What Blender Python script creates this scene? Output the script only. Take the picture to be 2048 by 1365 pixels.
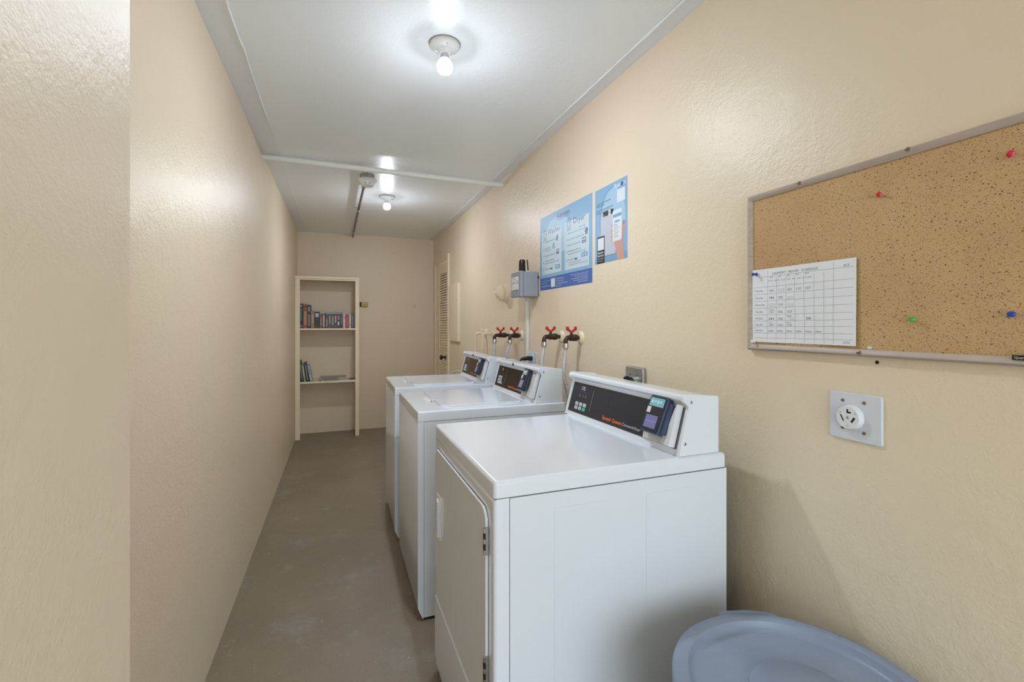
import bpy, bmesh, math, random
from mathutils import Matrix, Vector
random.seed(7)
PI = math.pi
for o in list(bpy.data.objects): bpy.data.objects.remove(o)
S = bpy.context.scene
C = S.collection

# ---------------------------------------------------------------- camera
cam = bpy.data.cameras.new('camera'); co = bpy.data.objects.new('camera', cam); C.objects.link(co)
cam.sensor_width = 36; cam.lens = 929.45/2048*36
cam.shift_y = -34.2/2048
cam.clip_start = 0.02
co.location = (0, 0, 1.2916); co.rotation_euler = (PI/2, 0, math.radians(-20.4554))
S.camera = co
# ---------------------------------------------------------------- daylight
W = bpy.data.worlds.new('daylight'); S.world = W; W.use_nodes = True
bg = W.node_tree.nodes['Background']; bg.inputs[0].default_value = (.76, .88, 1, 1); bg.inputs[1].default_value = 5.8
pl = bpy.data.lights.new('doorway_daylight', 'AREA'); pl.shape = 'RECTANGLE'; pl.size = 1.34; pl.size_y = 2.1
pl.cycles.is_portal = True
po = bpy.data.objects.new('doorway_daylight', pl); C.objects.link(po)
po.location = (.47, -1.64, 1.06); po.rotation_euler = (PI/2, 0, 0)
S.view_settings.view_transform = 'Standard'; S.view_settings.look = 'None'
S.view_settings.gamma = 1; S.view_settings.use_curve_mapping = False
S.view_settings.exposure = 0.0
BULB = 1600.0; BULB_UPPER = 7.0; BULB_WAIST = 45.0

# ---------------------------------------------------------------- materials
def srgb(r, g, b):
    f = lambda c: (c/255/12.92) if c/255 <= .04045 else ((c/255+.055)/1.055)**2.4
    return (f(r), f(g), f(b), 1)
MATS = {}
def nodes(name):
    m = bpy.data.materials.new(name); m.use_nodes = True; MATS[name] = m
    return m, m.node_tree, m.node_tree.nodes['Principled BSDF']
def mat(name, col, rough=.5, metal=0., coat=0., emit=None, trans=0., spec=.5):
    m, nt, p = nodes(name)
    p.inputs['Base Color'].default_value = srgb(*col); p.inputs['Roughness'].default_value = rough
    p.inputs['Metallic'].default_value = metal; p.inputs['Coat Weight'].default_value = coat
    p.inputs['Coat Roughness'].default_value = .08
    p.inputs['Specular IOR Level'].default_value = spec
    p.inputs['Transmission Weight'].default_value = trans
    if emit: p.inputs['Emission Color'].default_value = srgb(*emit[0]); p.inputs['Emission Strength'].default_value = emit[1]
    return m
def N(nt, t, **k):
    n = nt.nodes.new(t)
    for a, v in k.items():
        if a in n.inputs: n.inputs[a].default_value = v
        else: setattr(n, a, v)
    return n
def noise(nt, vec, scale, detail=3, rough=.55):
    n = N(nt, 'ShaderNodeTexNoise', Scale=scale, Detail=detail, Roughness=rough)
    nt.links.new(vec, n.inputs['Vector']); return n.outputs['Fac']
def ramp(nt, fac, stops):
    r = nt.nodes.new('ShaderNodeValToRGB'); nt.links.new(fac, r.inputs[0])
    e = r.color_ramp.elements
    while len(e) < len(stops): e.new(.5)
    for q, (p, c) in zip(e, stops): q.position = p; q.color = c if len(c) == 4 else (*c, 1)
    return r.outputs[0]
def mix(nt, fac, a, b, mode='MIX'):
    m = nt.nodes.new('ShaderNodeMix'); m.data_type = 'RGBA'; m.blend_type = mode
    for i, v in ((0, fac), (6, a), (7, b)):
        if isinstance(v, (int, float, tuple)): m.inputs[i].default_value = v
        else: nt.links.new(v, m.inputs[i])
    return m.outputs[2]
def bump(nt, p, pairs, dist=.001, strength=1.):
    prev = None
    for fac, d in pairs:
        b = nt.nodes.new('ShaderNodeBump'); b.inputs['Distance'].default_value = d; b.inputs['Strength'].default_value = strength
        nt.links.new(fac, b.inputs['Height'])
        if prev: nt.links.new(prev, b.inputs['Normal'])
        prev = b.outputs['Normal']
    nt.links.new(prev, p.inputs['Normal'])
def painted(name, c1, c2, rough, bumps, var_scale=1.2, stain=None):
    """rolled glossy paint: two close tints blended in large patches, orange-peel bump"""
    m, nt, p = nodes(name)
    tc = nt.nodes.new('ShaderNodeTexCoord').outputs['Object']
    f = noise(nt, tc, var_scale, 3)
    col = ramp(nt, f, [(.35, srgb(*c1)), (.65, srgb(*c2))])
    if stain:
        s = ramp(nt, noise(nt, tc, stain[1], 4, .6), [(stain[2], (0, 0, 0)), (stain[2]+.06, (1, 1, 1))])
        col = mix(nt, s, col, srgb(*stain[0]))
    nt.links.new(col, p.inputs['Base Color'])
    p.inputs['Roughness'].default_value = rough
    bump(nt, p, [(noise(nt, tc, s, 2), d) for s, d in bumps])
    return m
painted('wall_paint', (231, 216, 188), (233, 212, 187), .38, [(170, .0008), (55, .0012), (7, .004)])
painted('wall_paint_near', (229, 215, 189), (231, 212, 189), .46, [(300, .0003), (110, .0006), (7, .003)])
painted('back_paint', (230, 212, 184), (228, 208, 182), .42, [(150, .0008), (40, .001)])
painted('ceiling_paint', (244, 249, 251), (241, 246, 249), .32, [(120, .0006), (18, .0012), (3.5, .0040)])
painted('ceiling_strip', (238, 242, 246), (234, 239, 244), .32, [(120, .0005), (20, .001)], stain=((130, 125, 120), 60, .80))
painted('caulk', (244, 246, 246), (240, 242, 243), .4, [(160, .002)])
painted('shelf_paint', (244, 228, 196), (242, 224, 190), .4, [(60, .0006)])
painted('door_paint', (240, 224, 192), (238, 221, 188), .38, [(60, .0005)])
painted('fixture_paint', (240, 224, 196), (236, 220, 190), .35, [(90, .0008)])
painted('pipe_paint', (236, 236, 232), (230, 230, 226), .35, [(40, .0008)])
mat('enamel', (232, 238, 245), .16, coat=.3)
mat('enamel_side', (228, 234, 240), .22, coat=.2)
mat('white_plastic', (228, 229, 231), .35)
mat('grey_white_plastic', (205, 205, 202), .4)
mat('lid_shadow_gap', (150, 152, 154), .5)
mat('seam', (120, 121, 122), .6)
mat('panel_black', (38, 43, 54), .25)
mat('panel_warm_reflection', (40, 30, 22), .2)  # dark washer panel, with the warm reflection of the room put into its colour
mat('led', (235, 240, 245), .4)
mat('key_white', (205, 212, 220), .4)
mat('key_ink', (70, 78, 90), .5)
mat('key_green', (60, 178, 142), .4)
mat('orange', (240, 112, 30), .4)
mat('print_white', (225, 228, 230), .45)
mat('line_grey', (150, 148, 146), .5)
mat('reader_blue', (62, 78, 104), .35)
mat('reader_dark', (34, 38, 46), .22)
mat('screen_cyan', (130, 192, 208), .2)
mat('screen_violet', (122, 122, 176), .2)
mat('reader_slate', (40, 48, 62), .3)
mat('screen_grey', (160, 180, 190), .2)
mat('screen_mauve', (150, 142, 178), .2)
mat('screen_mark', (214, 232, 238), .3)
mat('chrome', (200, 200, 202), .18, metal=1)
mat('steel', (170, 170, 168), .35, metal=1)
mat('dark_metal', (70, 66, 60), .4, metal=.8)
mat('brass', (116, 100, 54), .35, metal=.9)
mat('black_plastic', (20, 20, 22), .4)
mat('black_gloss', (26, 20, 18), .18)
mat('grey_box', (148, 150, 158), .4)
mat('label_white', (226, 228, 222), .5)
mat('ink', (40, 42, 46), .6)
mat('valve_bronze', (74, 58, 44), .4, metal=.7)
mat('valve_red', (186, 34, 22), .35)
mat('paper', (236, 238, 242), .7)
mat('pencil', (150, 152, 158), .8)
mat('grid_ink', (160, 164, 172), .8)
mat('poster_blue', (134, 176, 208), .42)
mat('poster_light', (164, 198, 220), .42)
mat('poster_mid', (118, 162, 200), .42)
mat('poster_deep', (66, 102, 170), .42)
mat('poster_navy', (58, 74, 112), .35)
mat('poster_panel', (196, 214, 222), .42)
mat('poster_shadow', (92, 128, 150), .35)
mat('poster_slate', (86, 106, 150), .35)
mat('poster_white', (222, 228, 232), .3)
mat('poster_black', (28, 30, 34), .35)
mat('poster_grey', (190, 196, 206), .3)
mat('poster_teal', (112, 150, 176), .35)
mat('skin_print', (206, 150, 132), .35)
mat('pin_red', (206, 40, 60), .3)
mat('pin_blue', (30, 66, 170), .3)
mat('pin_green', (70, 178, 60), .3)
mat('pin_white', (228, 230, 232), .3)
mat('outlet_plate', (214, 220, 228), .32)
mat('outlet_face', (228, 230, 232), .3)
mat('slot_black', (14, 14, 15), .6)
mat('screw_old', (150, 138, 112), .4, metal=.7)
mat('porcelain', (226, 227, 225), .25)
mat('lamp_collar', (196, 197, 200), .4)
mat('tag_paper', (222, 220, 214), .6)
mat('clear_hose', (206, 206, 198), .25)
mat('rubber', (18, 18, 18), .7)
mat('bulb_glass', (255, 255, 255), .3, emit=((232, 242, 255), BULB))
mat('bulb_waist', (255, 255, 255), .3, emit=((232, 242, 255), BULB_WAIST))
mat('bulb_shoulder', (255, 255, 255), .3, emit=((232, 242, 255), BULB_UPPER))
mat('page', (206, 196, 176), .8)

def special():
    # concrete floor paint
    m, nt, p = nodes('floor_paint')
    tc = nt.nodes.new('ShaderNodeTexCoord').outputs['Object']
    c = ramp(nt, noise(nt, tc, 2.0, 5, .6), [(.3, srgb(130, 114, 92)), (.7, srgb(148, 131, 108))])
    g = ramp(nt, noise(nt, tc, 260, 2, .7), [(.35, srgb(92, 86, 78)), (.65, srgb(152, 144, 132))])
    c = mix(nt, .35, c, g)
    w = ramp(nt, noise(nt, tc, 9, 6, .7), [(.60, (0, 0, 0)), (.78, (1, 1, 1))])
    c = mix(nt, w, c, srgb(164, 160, 154))
    v = N(nt, 'ShaderNodeTexVoronoi', Scale=13.0); nt.links.new(tc, v.inputs['Vector'])
    fl = ramp(nt, v.outputs['Distance'], [(.03, (1, 1, 1)), (.05, (0, 0, 0))])
    c = mix(nt, fl, c, srgb(196, 190, 182))
    v2 = N(nt, 'ShaderNodeTexVoronoi', Scale=31.0); nt.links.new(tc, v2.inputs['Vector'])
    fl2 = ramp(nt, v2.outputs['Distance'], [(.025, (1, 1, 1)), (.05, (0, 0, 0))])
    c = mix(nt, fl2, c, srgb(184, 178, 168))
    sm = ramp(nt, noise(nt, tc, 3.1, 5, .7), [(.56, (0, 0, 0)), (.70, (.55, .55, .55))])
    c = mix(nt, sm, c, srgb(150, 148, 146))
    nt.links.new(c, p.inputs['Base Color']); p.inputs['Roughness'].default_value = .42
    bump(nt, p, [(noise(nt, tc, 230, 2), .0009), (noise(nt, tc, 14, 3), .0015)])
    # cork
    m, nt, p = nodes('cork')
    tc = nt.nodes.new('ShaderNodeTexCoord').outputs['Object']
    c = ramp(nt, noise(nt, tc, 5, 4), [(.3, srgb(190, 154, 106)), (.7, srgb(208, 174, 124))])
    g = noise(nt, tc, 340, 2, .7)
    c = mix(nt, .25, c, ramp(nt, g, [(.35, srgb(160, 122, 74)), (.65, srgb(226, 196, 148))]))
    mp = N(nt, 'ShaderNodeMapping'); mp.inputs['Scale'].default_value = (1, .75, 1.25); nt.links.new(tc, mp.inputs[0])
    dens = noise(nt, tc, 4.5, 4, .65)
    for sc, lo, hi, colr in ((118, .11, .18, (92, 58, 32)), (66, .04, .09, (74, 46, 28)), (190, .13, .23, (136, 86, 50)), (260, .14, .26, (110, 70, 40))):
        v = N(nt, 'ShaderNodeTexVoronoi', Scale=float(sc)); nt.links.new(mp.outputs[0], v.inputs['Vector'])
        a = ramp(nt, v.outputs['Distance'], [(lo, (1, 1, 1)), (hi, (0, 0, 0))])
        sel = N(nt, 'ShaderNodeSeparateColor'); nt.links.new(v.outputs['Color'], sel.inputs[0])
        add = N(nt, 'ShaderNodeMath', operation='ADD'); nt.links.new(sel.outputs[0], add.inputs[0]); nt.links.new(dens, add.inputs[1])
        b = ramp(nt, add.outputs[0], [(.97, (0, 0, 0)), (1.06, (1, 1, 1))])
        f = mix(nt, 1., a, b, 'MULTIPLY')
        c = mix(nt, f, c, srgb(*colr))
    nt.links.new(c, p.inputs['Base Color']); p.inputs['Roughness'].default_value = .85
    bump(nt, p, [(g, .0005)])
    # weathered grey wood frame
    m, nt, p = nodes('frame_wood')
    tc = nt.nodes.new('ShaderNodeTexCoord').outputs['Object']
    mp = N(nt, 'ShaderNodeMapping'); mp.inputs['Scale'].default_value = (60, 3, 60); nt.links.new(tc, mp.inputs[0])
    c = ramp(nt, noise(nt, mp.outputs[0], 1., 4), [(.3, srgb(170, 156, 144)), (.7, srgb(196, 182, 168))])
    nt.links.new(c, p.inputs['Base Color']); p.inputs['Roughness'].default_value = .45
    # braided hose
    m, nt, p = nodes('braid')
    tc = nt.nodes.new('ShaderNodeTexCoord').outputs['Object']
    v = N(nt, 'ShaderNodeTexVoronoi', Scale=190.0); nt.links.new(tc, v.inputs['Vector'])
    c = ramp(nt, v.outputs['Distance'], [(.16, srgb(70, 64, 62)), (.30, srgb(206, 206, 210))])
    nt.links.new(c, p.inputs['Base Color']); p.inputs['Roughness'].default_value = .35; p.inputs['Metallic'].default_value = .25
    bump(nt, p, [(noise(nt, tc, 700, 1), .0008)])
    # bin plastic
    m, nt, p = nodes('bin_plastic')
    tc = nt.nodes.new('ShaderNodeTexCoord').outputs['Object']
    c = ramp(nt, noise(nt, tc, 8, 4), [(.3, srgb(134, 146, 166)), (.7, srgb(142, 156, 178))])
    mp = N(nt, 'ShaderNodeMapping'); mp.inputs['Scale'].default_value = (14, 120, 1); mp.inputs['Rotation'].default_value = (0, 0, .7); nt.links.new(tc, mp.inputs[0])
    s = ramp(nt, noise(nt, mp.outputs[0], 1., 3, .7), [(.72, (0, 0, 0)), (.8, (1, 1, 1))])
    c = mix(nt, s, c, srgb(158, 170, 186))
    nt.links.new(c, p.inputs['Base Color']); p.inputs['Roughness'].default_value = .36
    bump(nt, p, [(noise(nt, tc, 260, 2), .0004)])
    # conduit
    m, nt, p = nodes('conduit')
    tc = nt.nodes.new('ShaderNodeTexCoord').outputs['Object']
    c = ramp(nt, noise(nt, tc, 9, 3), [(.4, srgb(128, 122, 116)), (.6, srgb(92, 70, 54))])
    nt.links.new(c, p.inputs['Base Color']); p.inputs['Roughness'].default_value = .4; p.inputs['Metallic'].default_value = .5
    # pavement outside
    painted('pavement', (178, 178, 176), (168, 167, 164), .8, [(60, .002)])
special()

# ---------------------------------------------------------------- mesh builder
def frame(o, u, v, n):
    u, v, n = Vector(u), Vector(v), Vector(n)
    return Matrix(((u.x, v.x, n.x, o[0]), (u.y, v.y, n.y, o[1]), (u.z, v.z, n.z, o[2]), (0, 0, 0, 1)))
class MB:
    def __init__(s, *mats): s.v = []; s.f = []; s.m = []; s.mats = list(mats); s.M = Matrix.Identity(4); s.wn = False
    def mi(s, m):
        if m is None: return 0
        if m not in s.mats: s.mats.append(m)
        return s.mats.index(m)
    def add(s, vs, fs, m=None):
        b = len(s.v); k = s.mi(m)
        s.v += [tuple(s.M @ Vector(p)) for p in vs]
        for f in fs: s.f.append(tuple(b+i for i in f)); s.m.append(k)
        return s
    def box(s, x0, x1, y0, y1, z0, z1, m=None):
        return s.add([(x0,y0,z0),(x1,y0,z0),(x1,y1,z0),(x0,y1,z0),(x0,y0,z1),(x1,y0,z1),(x1,y1,z1),(x0,y1,z1)],
            [(0,3,2,1),(4,5,6,7),(0,1,5,4),(1,2,6,5),(2,3,7,6),(3,0,4,7)], m)
    def bm(s, bm, m=None):
        bm.verts.ensure_lookup_table(); bm.verts.index_update()
        s.add([v.co[:] for v in bm.verts], [[v.index for v in f.verts] for f in bm.faces], m); bm.free(); return s
    def rbox(s, x0, x1, y0, y1, z0, z1, r=.003, seg=2, m=None, sel=None):
        bm = bmesh.new(); bmesh.ops.create_cube(bm, size=1)
        for v in bm.verts: v.co = ((x0+x1)/2+v.co.x*(x1-x0), (y0+y1)/2+v.co.y*(y1-y0), (z0+z1)/2+v.co.z*(z1-z0))
        ed = [e for e in bm.edges if sel is None or sel((e.verts[0].co+e.verts[1].co)/2, e.verts[1].co-e.verts[0].co)]
        bmesh.ops.bevel(bm, geom=ed, offset=r, segments=seg, affect='EDGES', profile=.5)
        s.wn = True
        return s.bm(bm, m)
    def prism(s, poly, z0, z1, m=None, r=0, seg=2):
        """poly in (x,y), CCW; extruded z0..z1; optional bevel of the top edge"""
        n = len(poly)
        bm = bmesh.new(); a = [bm.verts.new((x, y, z0)) for x, y in poly]; b = [bm.verts.new((x, y, z1)) for x, y in poly]
        bm.faces.new(a[::-1]); t = bm.faces.new(b)
        for i in range(n): bm.faces.new((a[i], a[(i+1) % n], b[(i+1) % n], b[i]))
        if r: bmesh.ops.bevel(bm, geom=list(t.edges), offset=r, segments=seg, affect='EDGES', profile=.5); s.wn = True
        return s.bm(bm, m)
    def lathe(s, prof, seg=32, m=None, cap=True, c=(0,0,0)):
        vs = []; fs = []
        for r, z in prof:
            for k in range(seg): a = 2*PI*k/seg; vs.append((c[0]+r*math.cos(a), c[1]+r*math.sin(a), c[2]+z))
        for i in range(len(prof)-1):
            for k in range(seg): k2 = (k+1) % seg; fs.append((i*seg+k, i*seg+k2, (i+1)*seg+k2, (i+1)*seg+k))
        if cap: fs.append(tuple(range(seg))[::-1]); fs.append(tuple((len(prof)-1)*seg+k for k in range(seg)))
        return s.add(vs, fs, m)
    def cyl(s, p, q, r, seg=20, m=None, r2=None):
        p, q = Vector(p), Vector(q); d = (q-p); L = d.length; R = d.to_track_quat('Z', 'Y').to_matrix().to_4x4(); R.translation = p
        old = s.M; s.M = old @ R; s.lathe([(r, 0), (r if r2 is None else r2, L)], seg, m); s.M = old; return s
    def tube(s, pts, r, seg=10, m=None, sub=6):
        P = [Vector(p) for p in pts]
        if sub > 1 and len(P) > 2:
            Q = []
            for i in range(len(P)-1):
                a, b, c, d = P[max(i-1, 0)], P[i], P[i+1], P[min(i+2, len(P)-1)]
                for k in range(sub):
                    t = k/sub; Q.append(.5*((2*b)+(c-a)*t+(2*a-5*b+4*c-d)*t*t+(3*b-a-3*c+d)*t**3))
            P = Q+[P[-1]]
        vs = []; fs = []; up = Vector((.3, .2, 1)).normalized()
        for i, p in enumerate(P):
            t = (P[min(i+1, len(P)-1)]-P[max(i-1, 0)]).normalized()
            a = t.cross(up); a = a.normalized() if a.length > 1e-4 else t.cross(Vector((1, 0, 0))).normalized()
            b = t.cross(a); up = b if False else up
            for k in range(seg): g = 2*PI*k/seg; vs.append(tuple(p+a*r*math.cos(g)+b*r*math.sin(g)))
        for i in range(len(P)-1):
            for k in range(seg): k2 = (k+1) % seg; fs.append((i*seg+k, (i+1)*seg+k, (i+1)*seg+k2, i*seg+k2))
        fs.append(tuple(range(seg))); fs.append(tuple((len(P)-1)*seg+k for k in range(seg))[::-1])
        return s.add(vs, fs, m)
    def sphere(s, c, r, m=None, seg=20, zs=1.):
        prof = [(max(r*math.sin(PI*i/12), 1e-5), -r*math.cos(PI*i/12)*zs) for i in range(13)]
        return s.lathe(prof, seg, m, True, c)
    def text(s, body, x, y, h, m, align='LEFT', width=None, n=.0006, skew=0, bold=0.):
        """lettering lying on the local xy plane; h = capital height"""
        k = (body, bold)
        if k not in TXT:
            cu = bpy.data.curves.new('t', 'FONT'); cu.body = body; cu.size = 1; cu.resolution_u = 3; cu.offset = bold
            ob = bpy.data.objects.new('t', cu); C.objects.link(ob); bpy.context.view_layer.update()
            me = bpy.data.meshes.new_from_object(ob.evaluated_get(bpy.context.evaluated_depsgraph_get()))
            TXT[k] = ([v.co[:] for v in me.vertices], [tuple(p.vertices) for p in me.polygons])
            bpy.data.objects.remove(ob); bpy.data.curves.remove(cu); bpy.data.meshes.remove(me)
        vs, fs = TXT[k]
        if not vs: return s
        x0 = min(v[0] for v in vs); x1 = max(v[0] for v in vs); sc = h/.72
        sx = sc if width is None else width/(x1-x0)
        off = {'LEFT': 0, 'CENTER': -(x1-x0)*sx/2, 'RIGHT': -(x1-x0)*sx}[align]
        return s.add([(x+off+(v[0]-x0)*sx+skew*v[1]*sc, y+v[1]*sc, n) for v in vs], fs, m)
    def build(s, name, parent=None, bevel=0, **tags):
        me = bpy.data.meshes.new(name); me.from_pydata(s.v, [], s.f)
        for m in s.mats: me.materials.append(MATS[m])
        for p, k in zip(me.polygons, s.m): p.material_index = k; p.use_smooth = True
        me.update()
        me.set_sharp_from_angle(angle=math.radians(38))
        o = bpy.data.objects.new(name, me); C.objects.link(o); o.parent = parent
        if bevel:
            b = o.modifiers.new('bevel', 'BEVEL'); b.width = bevel; b.segments = 2; b.limit_method = 'ANGLE'; b.harden_normals = False
        if s.wn or bevel:
            w = o.modifiers.new('normals', 'WEIGHTED_NORMAL'); w.keep_sharp = True
        for k, v in tags.items(): o[k] = v
        return o
TXT = {}
def thing(name, label, category, loc=(0, 0, 0), rz=0, group=None):
    o = bpy.data.objects.new(name, None); C.objects.link(o); o.location = loc; o.rotation_euler = (0, 0, rz)
    o['label'] = label; o['category'] = category
    if group: o['group'] = group
    return o
def dup(root, loc, rz=None, label=None):
    r = root.copy(); C.objects.link(r); r.location = loc
    if rz is not None: r.rotation_euler = (0, 0, rz)
    if label: r['label'] = label
    for ch in [o for o in bpy.data.objects if o.parent == root]:
        c = ch.copy(); C.objects.link(c); c.parent = r
        for g in [o for o in bpy.data.objects if o.parent == ch]:
            d = g.copy(); C.objects.link(d); d.parent = c
    return r
def rr(x0, x1, y0, y1, r, n=6):
    """rounded rectangle, CCW"""
    pts = []
    for cx, cy, a in ((x1-r, y0+r, -PI/2), (x1-r, y1-r, 0), (x0+r, y1-r, PI/2), (x0+r, y0+r, PI)):
        for k in range(n+1): t = a+PI/2*k/n; pts.append((cx+r*math.cos(t), cy+r*math.sin(t)))
    return pts
XL, XR, H, YB = -.4526, 1.149, 2.379, 5.985
def wallR(y, z, x=XR): return frame((x, y, z), (0, -1, 0), (0, 0, 1), (-1, 0, 0))

# ================================================================ setting
def struct(mb, name, parent=None, **k):
    o = mb.build(name, parent, **k)
    if parent is None: o['kind'] = 'structure'
    return o
struct(MB('floor_paint').box(XL-.12, XR+.12, -1.6, YB+.12, -.1, 0), 'floor')
struct(MB('ceiling_paint').box(XL-.12, XR+.12, -1.6, YB+.12, H, H+.12), 'ceiling')
struct(MB('wall_paint').box(XL-.12, XL, .0, YB+.12, 0, H), 'wall_left')
struct(MB('wall_paint_near').box(XL-.25, -.22, -1.6, .640, 0, H, ), 'wall_left_near')
# right wall with the louvered closet doorway
w = MB('wall_paint'); w.box(XR, XR+.12, -1.6, 5.09, 0, H); w.box(XR, XR+.12, 5.09, 5.83, 2.013, H); w.box(XR, XR+.12, 5.83, YB+.12, 0, H)
struct(w, 'wall_right')
struct(MB('back_paint').box(XL, XR, YB, YB+.12, 0, H), 'wall_back')
w = MB('wall_paint'); w.box(-.22, -.2, -1.72, -1.6, 0, H); w.box(1.14, XR+.12, -1.72, -1.6, 0, H); w.box(-.2, 1.14, -1.72, -1.6, 2.11, H)
struct(w, 'wall_entrance')
struct(MB('pavement').box(-4, 5, -7, -1.6, -.15, -.02), 'ground_outside')
# ceiling strips along the side walls, each with a bead of caulk
def bead(x, y0, y1, seedv, jitter=.0035):
    random.seed(seedv); pts = []; y = y0
    while y < y1: pts.append((x+random.uniform(-jitter, jitter), y, H-.005)); y += .09
    return pts
struct(MB('ceiling_strip').box(XL, -.352, -1.6, YB, H-.005, H), 'trim_1')
struct(MB('ceiling_strip').box(1.083, XR, -1.6, YB, H-.005, H), 'trim_2')
struct(MB('caulk').tube(bead(-.352, -1.5, 3.27, 3), .0042, 6, sub=3), 'trim_3')
struct(MB('caulk').tube(bead(1.083, -1.5, 3.23, 4, .002), .0038, 6, sub=3), 'trim_4')
struct(MB('caulk').tube([(a, b, H-.003) for a, b, c in bead(-.352, 3.3, 5.9, 9, .002)], .0018, 6, sub=2), 'trim_5')

# louvered closet door in the right wall
d = MB('door_paint')
dy0, dy1 = 5.097, 5.823
d.rbox(XR+.004, XR+.039, dy0, dy0+.068, .01, 2.008, .002, 1)
d.rbox(XR+.004, XR+.039, dy1-.19, dy1, .01, 2.008, .002, 1)
d.box(XR+.006, XR+.037, dy0+.06, dy1-.18, 1.89, 2.006); d.box(XR+.006, XR+.037, dy0+.06, dy1-.18, .01, .2)
d.box(XR+.034, XR+.038, dy0+.06, dy1-.18, .2, 1.89, 'seam')
door = struct(d, 'door_1')
l = MB('door_paint'); z = .215
while z < 1.885:
    l.add([(XR+.008, dy0+.06, z), (XR+.019, dy0+.06, z+.0235), (XR+.019, dy1-.18, z+.0235), (XR+.008, dy1-.18, z),
           (XR+.008, dy0+.06, z+.006), (XR+.019, dy0+.06, z+.0275), (XR+.019, dy1-.18, z+.0275), (XR+.008, dy1-.18, z+.006)],
          [(0,1,2,3),(7,6,5,4),(0,3,7,4),(1,5,6,2),(0,4,5,1),(3,2,6,7)]); z += .0295
l.build('louver_panel', door)
k = MB('dark_metal'); k.M = frame((XR+.004, 5.29, .905), (0, -1, 0), (0, 0, 1), (-1, 0, 0))
k.lathe([(.026, 0), (.026, .004), (.011, .006), (.010, .028), (.024, .038), (.027, .052), (.020, .064), (.004, .067)], 24)
k.build('door_knob', door, label='dark metal knob')
t = MB('door_paint'); t.rbox(XR-.022, XR, 5.045, 5.090, 0, 2.075, .003, 2)
struct(t, 'trim_6')
t = MB('door_paint'); t.rbox(XR-.010, XR, 5.835, 5.90, 0, 2.03, .003, 2)
struct(t, 'trim_7')

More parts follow.
